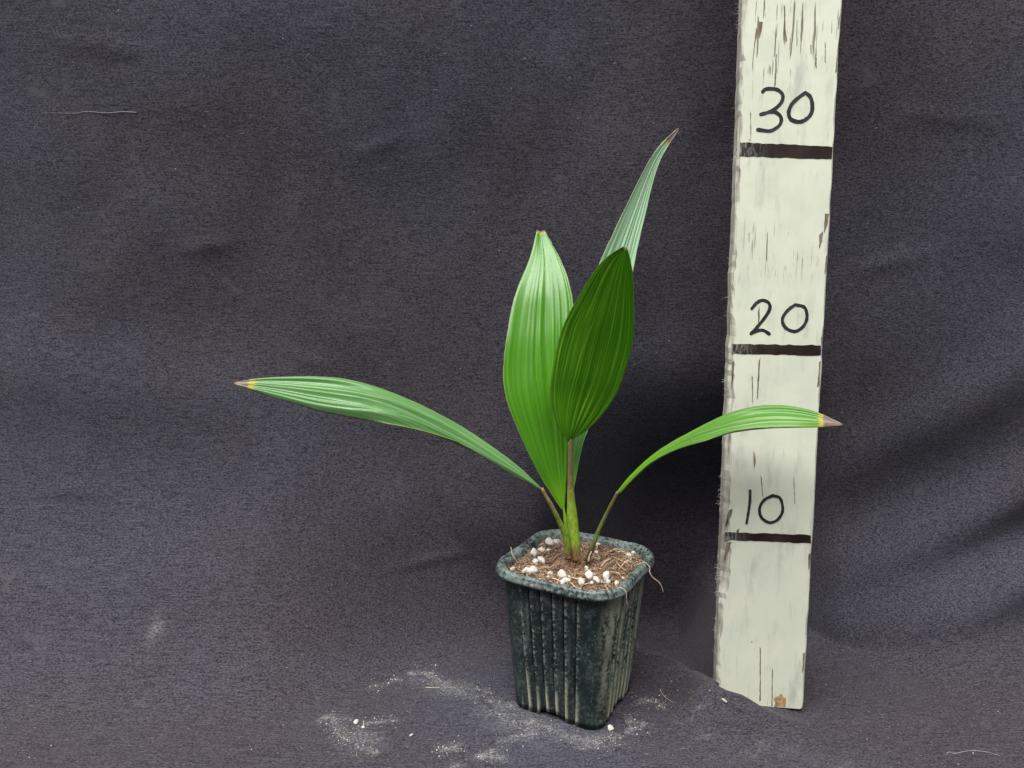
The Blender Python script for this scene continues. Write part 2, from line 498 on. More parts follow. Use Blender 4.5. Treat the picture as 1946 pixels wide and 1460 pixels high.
T30 = [(8.0,328.5),(5.0,326.4),(1.7,323.1),(0.5,319.2),(1.7,316.0),(5.6,314.6),(9.0,315.8),(11.4,318.8),(11.5,323.1),(10.3,326.6),(8.0,328.5)]
T2 = [(-13.3,221.6),(-10.8,224.7),(-8.0,225.9),(-5.0,224.6),(-4.3,221.6),(-6.4,217.3),(-9.5,213.0),(-13.1,208.6)]
T2b = [(-13.1,208.6),(-9.8,210.2),(-6.9,210.3),(-4.1,208.6)]
T20 = [(8.1,223.7),(4.6,220.8),(2.3,217.0),(2.7,213.6),(5.1,211.0),(8.8,210.0),(12.0,211.9),(14.0,215.4),(14.1,219.2),(12.5,222.6),(8.1,223.7)]
T1 = [(-10.2,124.5),(-10.1,118.5),(-10.7,111.8),(-11.3,106.5)]
T10 = [(1.5,122.4),(-2.5,120.0),(-4.8,115.8),(-4.4,111.3),(-2.0,108.5),(1.1,107.5),(4.5,109.2),(6.8,113.4),(6.6,117.9),(5.0,121.5),(1.5,122.4)]
K30 = [(-23.8,305.4),(-23.6,298.6),(22.8,296.0),(22.4,302.1)]
K20 = [(-24.6,202.9),(-24.4,197.9),(22.1,197.6),(21.8,203.0)]
K10 = [(-23.6,100.9),(-22.7,96.5),(22.6,97.1),(22.3,101.7)]
CHIPS = [[(-15.6,363.1),(-13.8,363.0),(-14.2,358.8),(-15.2,355.1),(-15.8,358.2)],[(-17.0,360.5),(-16.2,358.9),(-17.1,352.1),(-17.8,341.3),(-18.1,339.7),(-17.8,348.2)],[(-4.2,370.9),(-3.5,369.7),(-2.9,359.1),(-1.9,353.7),(-3.1,351.4),(-3.8,354.5),(-3.7,361.4)],[(22.1,351.5),(22.8,351.8),(22.4,338.1),(21.7,337.4)],[(20.3,269.3),(22.2,269.6),(21.8,263.6),(20.4,259.6)],[(-23.5,296.5),(-22.5,295.7),(-22.7,285.2),(-23.2,287.6)],[(-13.7,373.3),(-13.2,373.3),(-13.3,366.4),(-13.7,364.2)],[(-7.0,347.8),(-6.5,347.0),(-6.2,337.7),(-6.3,333.1),(-7.0,331.1),(-6.9,339.3)],[(9.2,350.9),(9.6,351.3),(10.0,347.0),(9.6,346.3)],[(12.0,347.0),(12.6,344.6),(12.7,339.3),(12.1,341.6)],[(16.0,352.1),(16.4,351.9),(16.9,342.2),(16.5,342.9)],[(-18.1,320.2),(-17.7,319.4),(-17.2,309.1),(-17.4,305.9)],[(-0.5,355.1),(-0.2,354.4),(-0.1,349.0),(-0.4,349.8)],[(4.3,357.2),(4.7,356.4),(5.0,347.3),(4.8,348.0)],[(-8.7,194.4),(-7.9,196.1),(-8.0,186.5),(-8.3,175.1),(-8.7,173.3),(-8.9,183.9)],[(-9.5,146.1),(-8.3,144.4),(-7.8,140.3),(-8.8,135.8)],[(21.5,194.1),(22.2,194.9),(22.1,182.0),(21.1,181.1)],[(-10.2,220.3),(-9.5,222.9),(-9.2,216.9),(-9.5,208.3)],[(18.1,259.0),(20.0,260.6),(19.7,255.7),(18.5,251.5)],[(21.9,248.2),(22.5,249.0),(22.5,240.7),(21.7,239.0)],[(-22.1,193.3),(-21.0,194.2),(-21.2,185.4),(-22.0,179.2)],[(-24.1,235.6),(-23.3,236.5),(-23.4,229.7),(-24.0,227.1)],[(-11.9,186.5),(-11.4,185.6),(-10.7,175.0),(-11.0,171.5)],[(21.6,206.9),(22.5,208.7),(22.4,204.4),(21.8,203.5)],[(-20.8,113.5),(-19.1,114.0),(-20.3,108.3),(-22.6,102.9),(-23.0,105.1)],[(-16.2,102.5),(-14.8,103.3),(-15.1,101.0),(-16.5,100.8)],[(-23.4,153.5),(-21.9,155.0),(-22.4,146.9),(-24.1,144.7)],[(11.6,133.6),(11.9,132.9),(13.1,118.9),(12.8,118.2)],[(-5.2,132.9),(-4.6,132.2),(-3.3,121.1),(-3.7,121.8)],[(-20.2,113.1),(-18.8,114.2),(-19.2,110.6),(-22.2,103.4),(-22.7,104.4)],[(-20.9,95.4),(-18.6,95.6),(-20.7,89.3),(-22.9,84.1),(-23.5,87.1)],[(7.4,7.6),(10.6,10.3),(12.6,8.4),(14.0,9.0),(13.7,3.7),(7.6,2.6)],[(21.3,90.8),(22.6,91.9),(22.3,83.9),(21.5,81.8)],[(21.2,34.8),(22.1,35.9),(22.0,25.5),(21.3,23.3)],[(-1.5,37.1),(-1.0,36.1),(0.3,5.6),(-0.3,5.0)],[(5.4,25.1),(5.9,24.1),(6.8,3.1),(6.1,3.0)]]

# ------------------------------------------------------------------ backdrop cloth: floor sheet sweeping up into the hanging wall
YW = 0.482


def cloth_pos(x, s):
    """x across, s along the sheet (s<=1 floor, 1..2 bend, >2 metres up the wall + 2)"""
    x = np.asarray(x, float); s = np.asarray(s, float)
    left = sstep(.02, -.16, x)
    right = sstep(.165, .30, x)
    Ry = .022+.085*left+.060*right
    Rz = .022+.190*left+.075*right
    Yw = YW-.006*left-.012*right
    Yb = Yw-Ry
    y0 = -.02
    fl = np.clip(s, 0, 1)
    # denser floor rows in the visible strip
    yf = y0+(Yb-y0)*np.where(fl < .25, fl/.25*.74, .74+(fl-.25)/.75*.26)
    a = np.clip(s-1, 0, 1)*PI/2
    up = np.clip(s-2, 0, None)
    y = yf+Ry*np.sin(a)-.035*up
    z = Rz*(1-np.cos(a))+up
    vb = y+.035*up+z            # undistorted weave coordinate
    nw = np.sin(a)              # 0 on the floor, 1 on the wall
    # ---- slow drape of the hanging part
    w = sstep(.15, 1, nw)
    d = .0085*N1(x*5+3, z*4.2+1)+.0028*N2(x*15+9, z*11+4)+.0010*N3(x*40, z*26)
    d = d*(.35+.65*sstep(.0, .10, z))
    # diagonal folds to the right of the board

    def crest(p, q, amp, sg, x, z):
        p = np.array(p); q = np.array(q); v = q-p
        t = ((x-p[0])*v[0]+(z-p[1])*v[1])/(v@v)
        L = math.hypot(*v)
        dist = ((x-p[0])*(-v[1])+(z-p[1])*v[0])/L
        return amp*np.exp(-(dist/sg)**2)*sstep(-.15, .5, t)
    f = crest((.165, -.016), (.31, .044), .0200, .018, x, z)
    f = f+crest((.175, .012), (.31, .094), .0140, .019, x, z)
    f = f+crest((.20, .10), (.33, .19), .0060, .020, x, z)
    # quiet folds on the left
    f = f+crest((-.12, .06), (-.34, .03), .0045, .022, x, z)*sstep(-.02, -.15, x)
    f = f+crest((-.10, .15), (-.36, .18), .0035, .028, x, z)*sstep(-.02, -.15, x)
    # small pinched creases left from folding
    for (p, q, am) in (((-.205, .250), (-.165, .256), .0016), ((-.30, .105), (-.24, .098), .0012), ((-.10, .305), (-.06, .318), .0012), ((-.27, .37), (-.20, .362), .0012),
                       ((.20, .235), (.26, .250), .0014), ((.22, .33), (.29, .322), .0012), ((-.02, .055), (-.09, .048), .0012), ((-.15, .19), (-.11, .176), .0010)):
        p = np.array(p); q = np.array(q); v = q-p
        t = np.clip(((x-p[0])*v[0]+(z-p[1])*v[1])/(v@v), 0, 1)
        dd = np.hypot(x-p[0]-t*v[0], z-p[1]-t*v[1])
        f = f+am*np.exp(-(dd/.0035)**2)*np.sin(PI*np.clip(t, .04, .96))
    y = y-(d+f)*np.maximum(w, .15*sstep(.4, .8, s))
    # ---- floor undulation, flat under the pot
    fm = 1-w
    near = np.exp(-(((x-.035)/.060)**2+((y-.399)/.055)**2)**2)
    hz = .0016*N3(x*13, y*15)+.0007*N4(x*42, y*36)+.0004*N1(x*95, y*80)
    z = z+fm*(hz-.0008)*(1-near)-fm*.0004*near
    # hollow in the cloth behind the pot, between pot and board
    win = sstep(.045, .075, x)*sstep(.150, .125, x)
    win2 = sstep(.010, .100, x)*sstep(.215, .165, x)  # wall recess, deepened and widened past the board to add shade there
    yc = .452-.9*np.clip(x-.084, 0, None)
    z = z-win*.042*sstep(yc, yc+.026, y)*(1-sstep(.02, .07, z))
    y = y+win2*.072*sstep(.0, .3, nw)*(1-sstep(.04, .19, z))
    # ruck of cloth rising against the foot of the board
    poly = np.array([(.070, .446, .0030), (.094, .430, .0070), (.104, .410, .0105), (.108, .388, .0170), (.115, .3800, .0175),
                     (.124, .3790, .0145), (.134, .3770, .0098), (.144, .3745, .0056), (.155, .3725, .0028), (.170, .371, .0)])
    best = np.full(x.shape, 1e9); bh = np.zeros(x.shape); bs = np.zeros(x.shape)
    for i in range(len(poly)-1):
        p, q = poly[i], poly[i+1]
        v = q[:2]-p[:2]
        t = np.clip(((x-p[0])*v[0]+(y-p[1])*v[1])/(v@v), 0, 1)
        dx = x-(p[0]+t*v[0]); dy = y-(p[1]+t*v[1])
        dd = np.hypot(dx, dy)
        m = dd < best
        best = np.where(m, dd, best)
        bh = np.where(m, p[2]+t*(q[2]-p[2]), bh)
        bs = np.where(m, dy-dx*.4, bs)
    wid = np.where(bs < 0, .016, .0075)
    z = z+fm*bh*np.exp(-(best/wid)**2)
    z = z+fm*.0030*np.exp(-(((x-.140)/.026)**2+((y-.394)/.012)**2)**2)
    # little wrinkle creeping off the ruck
    wr = np.exp(-((x-.128-(.366-y)*.8)/.0022)**2)*sstep(.345, .355, y)*sstep(.374, .366, y)
    z = z+fm*.0012*wr
    return x, y, z, vb


DUST = [  # chalk streaks on the floor: polyline (x, y in 0.1 mm), strength, width mm
    ([(-811,4089),(-664,4178)], .95, 1.6), ([(-584,4242),(-445,4246)], .95, 3.0), ([(-490,4196),(-332,4085),(-155,3959),(0,3919)], .72, 3.6),
    ([(-209,4085),(-134,4053)], .8, 2.2), ([(-943,3673),(-843,3594),(-695,3502)], .9, 1.4), ([(-1031,3783),(-976,3792),(-943,3673)], .7, 2.4),
    ([(-784,3745),(-643,3792)], .7, 2.6), ([(-292,3406),(-160,3485),(-33,3585),(78,3673),(181,3736)], .74, 2.6), ([(-160,3485),(-54,3493)], .85, 3.0),
    ([(0,3802),(148,3783),(190,3691)], .75, 3.6), ([(256,3673),(405,3603),(541,3637)], .62, 5.0), ([(334,3535),(493,3603),(564,3637)], .72, 1.0),
    ([(613,3830),(692,3745),(635,3673)], .8, 2.2), ([(727,3959),(800,3969),(838,3919)], .9, 1.8), ([(-368,3551),(-283,3568)], .8, 2.4),
    ([(960,3727),(1044,3764)], .4, 1.6), ([(909,3551),(1008,3620)], .4, 1.6), ([(1615,3421),(1698,3451)], .45, 1.8),
    ([(867,3529),(990,3610),(1047,3627)], .4, 1.4), ([(1193,3504),(1451,3554)], .18, 5.0), ([(-60,3850),(60,3760),(160,3690)], .6, 12.0),
    ([(-900,3720),(-760,3600)], .5, 9.0), ([(-520,4180),(-300,4080)], .5, 10.0), ([(1250,3560),(1330,3600)], .3, 1.5),
]


def build_cloth():
    xs = np.concatenate([np.linspace(-.85, -.37, 110)[:-1], np.linspace(-.37, .40, 600)[:-1], np.linspace(.40, .90, 110)])
    nx = len(xs)
    sv = np.concatenate([np.linspace(0, .25, 40)[:-1], np.linspace(.25, 1, 150)[:-1], np.linspace(1, 2, 90)[:-1], np.linspace(2, 2.72, 190)])
    ns = len(sv)
    X, S = np.meshgrid(xs, sv)
    x, y, z, arc = cloth_pos(X, S)
    co = np.stack([x, y, z], -1).reshape(-1, 3)
    me = bpy.data.meshes.new('backdrop_cloth')
    i = np.arange((ns-1)*(nx-1))
    r, c = i//(nx-1), i % (nx-1)
    q = np.stack([r*nx+c, r*nx+c+1, (r+1)*nx+c+1, (r+1)*nx+c], 1).astype(np.int32)
    me.vertices.add(len(co)); me.vertices.foreach_set('co', co.ravel())
    me.loops.add(q.size); me.loops.foreach_set('vertex_index', q.ravel())
    me.polygons.add(len(q))
    me.polygons.foreach_set('loop_start', np.arange(0, q.size, 4, dtype=np.int32))
    me.update(calc_edges=True)
    me.shade_smooth()
    uvl = me.uv_layers.new(name='UVMap')
    uv = np.stack([X, arc], -1).reshape(-1, 2)[q.ravel()]
    uvl.data.foreach_set('uv', uv.ravel())
    du = np.zeros(len(co))
    fx, fy, fz = co[:, 0], co[:, 1], co[:, 2]
    sel = (fz < .03) & (fy > .30)
    px, py = fx[sel], fy[sel]
    px = px+.0022*N1(px*160, py*160)+.0010*N2(px*420, py*420)
    py = py+.0022*N3(px*150, py*150)+.0010*N4(px*430, py*430)
    best = np.zeros(px.shape)
    for pl, am, wd in DUST:
        for (a, b), (c_, d_) in zip(pl[:-1], pl[1:]):
            p = np.array([a, b])/1e4; v = np.array([c_-a, d_-b])/1e4
            t = np.clip(((px-p[0])*v[0]+(py-p[1])*v[1])/(v@v), 0, 1)
            dd = np.hypot(px-p[0]-t*v[0], py-p[1]-t*v[1])
            best = np.maximum(best, am*np.exp(-(dd/(wd*1e-3))**2))
    du[sel] = best
    # one rubbed chalk mark low on the hanging cloth
    du = np.maximum(du, .62*np.exp(-(((fx+.212)/.0052)**2+((fz-.030)/.0065)**2))*(fy > .40))
    at = me.attributes.new('dust', 'FLOAT', 'POINT')
    at.data.foreach_set('value', du)
    me.materials.append(M['cloth'])
    o = bpy.data.objects.new('backdrop_cloth', me)
    COL.objects.link(o)
    o['kind'] = 'structure'
    so = o.modifiers.new('thickness', 'SOLIDIFY')
    so.thickness = .0012
    so.offset = -1
    return o, co.reshape(ns, nx, 3), xs, sv


CLOTH, CG, CX, CS = build_cloth()


def floor_z(x, y):
    j = int(np.clip(np.searchsorted(CX, x), 0, len(CX)-1))
    col = CG[:, j]
    k = np.argmin(np.abs(col[:280, 1]-y)+np.where(col[:280, 2] > .05, 9, 0))
    return col[k, 2]


def wall_pt(x, z):
    j = int(np.clip(np.searchsorted(CX, x), 0, len(CX)-1))
    col = CG[:, j]
    k = 190+np.argmin(np.abs(col[190:, 2]-z))
    return col[k]


# ------------------------------------------------------------------ measuring board
def build_board():
    root = empty('measuring_board', (.1373, .3873, 0))
    ln, rl, yw = .0486, .0016, -.16
    uz = Vector((math.sin(rl), math.sin(ln), math.cos(ln))).normalized()
    ux = Vector((math.cos(yw), math.sin(yw), -rl))
    ux = (ux-uz*ux.dot(uz)).normalized()
    uy = uz.cross(ux)
    root.rotation_euler = Matrix((ux, uy, uz)).transposed().to_euler()
    tag(root, 'weathered cream painted wooden board with handwritten height marks, standing beside the potted palm', 'measuring board')
    hw, T, L = .0229, .017, .60
    rows = 200
    V, F, mi = [], [], []
    for i in range(rows+1):
        z = L*i/rows
        zz = z*100
        lc = .0015+.0010*float(N1(zz*.9, 3.3))+.0008*float(N2(zz*4, 7.1))
        lc += .0035*math.exp(-((z-.085)/.03)**2)+.0018*math.exp(-((z-.17)/.04)**2)
        lw = -.0010+.0004*float(N3(zz*1.1, 1.5))+.0003*float(N4(zz*6, 2.5))
        rc = .0007+.0005*float(N4(zz*1.3, 9.5))
        rw = .0003*float(N2(zz*1.2, 5.5))
        if z < .004:
            rc += (.004-z)*.25
        lc = max(lc, .0006); rc = max(rc, .0003)
        zb = max(z, .0026)
        ring = [(-hw+lw+lc, 0), (hw+rw-rc, 0), (hw+rw, rc*1.2), (hw+rw, T-.001), (hw+rw-.001, T), (-hw+lw+.001, T), (-hw+lw, T-.001), (-hw+lw, lc*.55+.0006), (-hw+lw+lc*.4, lc*.22)]
        V += [(a, b, zb) for a, b in ring]
    n = 9
    mats = [0, 0, 1, 1, 1, 1, 1, 1, 1]
    for i in range(rows):
        for k in range(n):
            F.append((i*n+k, i*n+(k+1) % n, (i+1)*n+(k+1) % n, (i+1)*n+k))
            mi.append(mats[k])
    F.append(tuple(range(n))[::-1]); mi.append(1)
    F.append(tuple(rows*n+k for k in range(n))); mi.append(1)
    o = mesh_obj('plank', V, F, [M['paint'], M['greywood']], root, smooth=False)
    o.data.polygons.foreach_set('material_index', mi)

    def flat(name, pts, y, mat, thick=.00012):
        m = len(pts)
        VV = [(a, -y, b) for a, b in pts]+[(a, .0004, b) for a, b in pts]
        FF = [tuple(range(m))]+[(i, i+m, (i+1) % m+m, (i+1) % m) for i in range(m)]
        ob = mesh_obj(name, VV, FF, mat, root, smooth=False)
        bm = bmesh.new(); bm.from_mesh(ob.data)
        bmesh.ops.triangulate(bm, faces=[f for f in bm.faces if len(f.verts) > 4])
        bmesh.ops.recalc_face_normals(bm, faces=bm.faces)
        bm.to_mesh(ob.data); bm.free()
        return ob

    def rough_poly(pts, jit, sub):
        out = []
        m = len(pts)
        for i in range(m):
            a, b = np.array(pts[i]), np.array(pts[(i+1) % m])
            k = max(1, int(np.linalg.norm(b-a)/sub))
            for j in range(k):
                p = a+(b-a)*j/k
                out.append(tuple(p+np.array([random.uniform(-jit, jit)*.6, random.uniform(-jit, jit)])))
        return out
    # tick lines
    for q, nm in ((K30, '30'), (K20, '20'), (K10, '10')):
        pts = rough_poly([(min(max(a/1000, -hw+.0005), hw-.0008), b/1000) for a, b in q], .00028, .0022)
        k = flat('tick_line', pts, .00016, M['tick'])
        k['label'] = 'thick dark marker line under the number '+nm
    # handwritten numerals: marker strokes with round ends

    def stroke(name, paths, w):
        VV, FF = [], []
        for path in paths:
            P = catmull(np.array(path)/1000., len(path)*5)
            closed = np.linalg.norm(P[0]-P[-1]) < 1e-4
            Tn = np.gradient(P, axis=0)
            if closed:
                Tn[0] = Tn[-1] = (P[1]-P[-2])
            Tn /= np.linalg.norm(Tn, axis=1)[:, None]+1e-12
            Nn = np.stack([-Tn[:, 1], Tn[:, 0]], 1)
            b0 = len(VV)
            hw_ = w/2*(1+.12*np.array([float(N3(i*.6, w*9999)) for i in range(len(P))]))
            for p, nn, h in zip(P, Nn, hw_):
                VV.append((*(p+nn*h), 0)); VV.append((*(p-nn*h), 0))
            for i in range(len(P)-1):
                FF.append((b0+2*i, b0+2*i+1, b0+2*i+3, b0+2*i+2))
            for e, s in ((0, -1), (len(P)-1, 1)):
                if closed:
                    continue
                c0 = len(VV)
                ang0 = math.atan2(Tn[e][1]*s, Tn[e][0]*s)
                for k in range(9):
                    a = ang0-PI/2+PI*k/8
                    VV.append((P[e][0]+hw_[e]*math.cos(a), P[e][1]+hw_[e]*math.sin(a), 0))
                FF.append(tuple(range(c0, c0+9)))
        ob = mesh_obj(name, [(a, -.00020-.000004*(i % 7), b) for i, (a, b, _) in enumerate(VV)], FF, M['pen'], root, smooth=False)
        bm = bmesh.new(); bm.from_mesh(ob.data)
        for f in bm.faces:
            if f.normal.y > 0:
                f.normal_flip()
        bm.to_mesh(ob.data); bm.free()
        so = ob.modifiers.new('ink', 'SOLIDIFY'); so.thickness = .0003; so.offset = -1
        return ob
    stroke('numeral_three', [T3a, T3b], .0017)['label'] = 'handwritten 3 of the number 30'
    stroke('numeral_zero', [T30], .0018)['label'] = 'handwritten 0 of the number 30'
    stroke('numeral_two', [T2, T2b], .0016)['label'] = 'handwritten 2 of the number 20'
    stroke('numeral_zero', [T20], .0016)['label'] = 'handwritten 0 of the number 20'
    stroke('numeral_one', [T1], .0014)['label'] = 'handwritten 1 of the number 10'
    stroke('numeral_zero', [T10], .0015)['label'] = 'handwritten 0 of the number 10'
    # bare patches where the paint has flaked off
    for i, c in enumerate(CHIPS):
        pts = [(a/1000, b/1000) for a, b in c]
        wid = max(p[0] for p in pts)-min(p[0] for p in pts)
        mat = M['chip'] if wid > .0011 else M['crack']
        if i == 31:
            mat = M['rust']
        pts = [(min(max(a, -hw+.0006), hw-.0004), b) for a, b in pts]
        big = i == 31
        flat('paint_flake_scar', rough_poly(rough_poly(pts, .0008 if big else .00016, .0016), .0004 if big else .00006, .0006), .00009, mat)
    # frayed splinters along the left arris
    VV, FF = [], []
    for zc, sp, cnt in ((.120, .014, 26), (.073, .010, 26), (.367, .006, 16), (.302, .004, 8), (.245, .003, 4), (.185, .004, 4), (.155, .003, 4), (.05, .02, 8), (.21, .1, 10)):
        for _ in range(cnt):
            z = random.gauss(zc, sp*.6)
            p = np.array([-hw-.0008, random.uniform(.001, .004), z])
            dirv = np.array([-random.uniform(.3, 1), random.uniform(-.6, .2), random.uniform(-1, .8)])
            pts = [p]
            for k in range(5):
                dirv = dirv+np.array([random.uniform(-.7, .5), random.uniform(-.5, .5), random.uniform(-.9, .9)])
                dirv /= np.linalg.norm(dirv)
                pts.append(pts[-1]+dirv*random.uniform(.0004, .0011))
                pts[-1][0] = min(pts[-1][0], -hw-.0007)
            v, f = tube(catmull(pts, 8), np.linspace(.00011, .00006, 8), 3)
            b0 = len(VV)
            VV += v; FF += [tuple(a+b0 for a in q) for q in f]
    o = mesh_obj('frayed_splinters', VV, FF, mat_plain('pale_splinter', (.52, .50, .44)), root)
    o['kind'] = 'stuff'
    return root


build_board()


# ------------------------------------------------------------------ square nursery pot
POT = (.0357, .4029, 0.0)
YAW = -.512
PH = .0834


def rsq(half, rad, nper=64):
    """rounded square outline: list of (x, y, nx, ny, face, t along face -1..1)"""
    out = []
    fl = half-rad
    dirs = [((0, -1), (1, 0)), ((1, 0), (0, 1)), ((0, 1), (-1, 0)), ((-1, 0), (0, -1))]
    nc = 14
    for f, (nv, tv) in enumerate(dirs):
        for i in range(nper):
            t = -1+2*i/nper
            out.append((nv[0]*half+tv[0]*fl*t, nv[1]*half+tv[1]*fl*t, nv[0], nv[1], f, t*fl/half))
        nv2 = dirs[(f+1) % 4][0]
        cx = (nv[0]+nv2[0])*fl; cy = (nv[1]+nv2[1])*fl
        for i in range(nc):
            a = PI/2*i/nc
            n = (nv[0]*math.cos(a)+nv2[0]*math.sin(a), nv[1]*math.cos(a)+nv2[1]*math.sin(a))
            out.append((cx+n[0]*rad, cy+n[1]*rad, n[0], n[1], f, 2.0))
    return out


def build_pot():
    root = empty('plant_pot', POT, YAW)
    tag(root, 'small square dark green plastic nursery pot with ribbed dusty sides on the cloth', 'plant pot')
    grooves = [-.77, -.575, -.38, -.18, .03, .24, .46]
    rows = 22
    V, F = [], []
    gv, sv = [], []
    per = 220
    zt = PH-.0048
    for i in range(rows+1):
        k = i/rows
        z = zt*k
        half = .0266+(.0334-.0266)*k**.95
        rad = .0080+.0080*k
        ol = rsq(half, rad, per)
        for (x, y, nx, ny, f, t) in ol:
            off = 0; g = 0; zz = z
            if t < 1.5:
                prev = -1.0
                for gi in grooves:
                    d = (t-gi)*half
                    off -= .0016*math.exp(-(d/.00045)**2)
                    g = max(g, math.exp(-((d-.0011)/.0010)**2))
                # lapped boards: every band tips out a little toward its groove
                for a, b in zip([-.95]+grooves, grooves+[.95]):
                    if a <= t < b and b < .9:
                        off += .00055*(1-(t-a)/(b-a))
                fade = 1-float(sstep(.955, 1.0, k))
                off *= fade
                # notch under the middle of each side
                nn = float(sstep(-.34, -.28, t))*float(sstep(.26, .10, t))
                zz = z+.0030*nn*max(0, 1-k*6)
            sd = float(sstep(.55, .98, nx))*(.75+.25*float(N3(t*9, z*90)))
            wob = .0003*float(N2(x*120+f*7, z*60))
            V.append((x+nx*(off+wob), y+ny*(off+wob), zz))
            gv.append(g); sv.append(sd)
    n = len(rsq(1, .2, per))
    for i in range(rows):
        for k in range(n):
            F.append((i*n+k, i*n+(k+1) % n, (i+1)*n+(k+1) % n, (i+1)*n+k))
    # closed floor set a little above the ground
    b0 = len(V)
    for (x, y, nx, ny, f, t) in rsq(.0254, .0076, per):
        V.append((x, y, .0035)); gv.append(0); sv.append(0)
    for k in range(n):
        F.append((k, b0+k, b0+(k+1) % n, (k+1) % n))
    F.append(tuple(b0+k for k in range(n))[::-1])
    o = mesh_obj('body', V, F, M['pot'], root)
    for nm, vals in (('groove', gv), ('sandy', sv)):
        at = o.data.attributes.new(nm, 'FLOAT', 'POINT')
        at.data.foreach_set('value', vals)
    h = PH
    prof = [(.0318, h-.020), (.0336, h-.0052), (.0344, h-.0016), (.0353, h-.0009), (.0361, h-.0010), (.0367, h-.0002), (.0377, h), (.0386, h-.0006),
            (.0391, h-.0016), (.0390, h-.0024), (.0396, h-.0031), (.0397, h-.0041), (.0392, h-.0049), (.0384, h-.0050), (.0372, h-.0046), (.0350, h-.0050), (.0342, h-.0064)]
    prof = [(hf-.0017, z) for hf, z in prof]
    V, F = [], []
    per = 40
    for hf, z in prof:
        for (x, y, nx, ny, f, t) in rsq(hf, max(.006, .0195+(hf-.0380)*.9), per):
            wz = .0004*float(N1(x*45+2, y*45+5))+.0007*(1-min(1, abs(t)))*(-.6)
            V.append((x, y, z+wz))
    n = len(rsq(1, .2, per))
    for i in range(len(prof)-1):
        for k in range(n):
            F.append((i*n+k, (i+1)*n+k, (i+1)*n+(k+1) % n, i*n+(k+1) % n))
    rim = mesh_obj('rim', V, F, M['rim'], root)
    bm = bmesh.new(); bm.from_mesh(rim.data); bmesh.ops.recalc_face_normals(bm, faces=bm.faces)
    bm.to_mesh(rim.data); bm.free()
    return root


build_pot()
ROT = Matrix.Rotation(YAW, 3, 'Z')


def pot_local(x, y):
    v = ROT.transposed() @ Vector((x-POT[0], y-POT[1], 0))
    return v.x, v.y


def soil_h(x, y):
    """soil surface height for pot-local x, y"""
    base = PH-.0046
    r = math.hypot(x, y)
    z = base+.0012*float(N1(x*110+4, y*110+8))+.0009*float(N2(x*260, y*260))+.0022*math.exp(-(r/.012)**2)
    gx, gy = pot_local(.0590, .4050)
    z += .0026*math.exp(-(((x-gx)/.0095)**2+((y-gy)/.0095)**2)**2)
    z -= .0016*float(sstep(.025, .0325, max(abs(x), abs(y))))
    return z


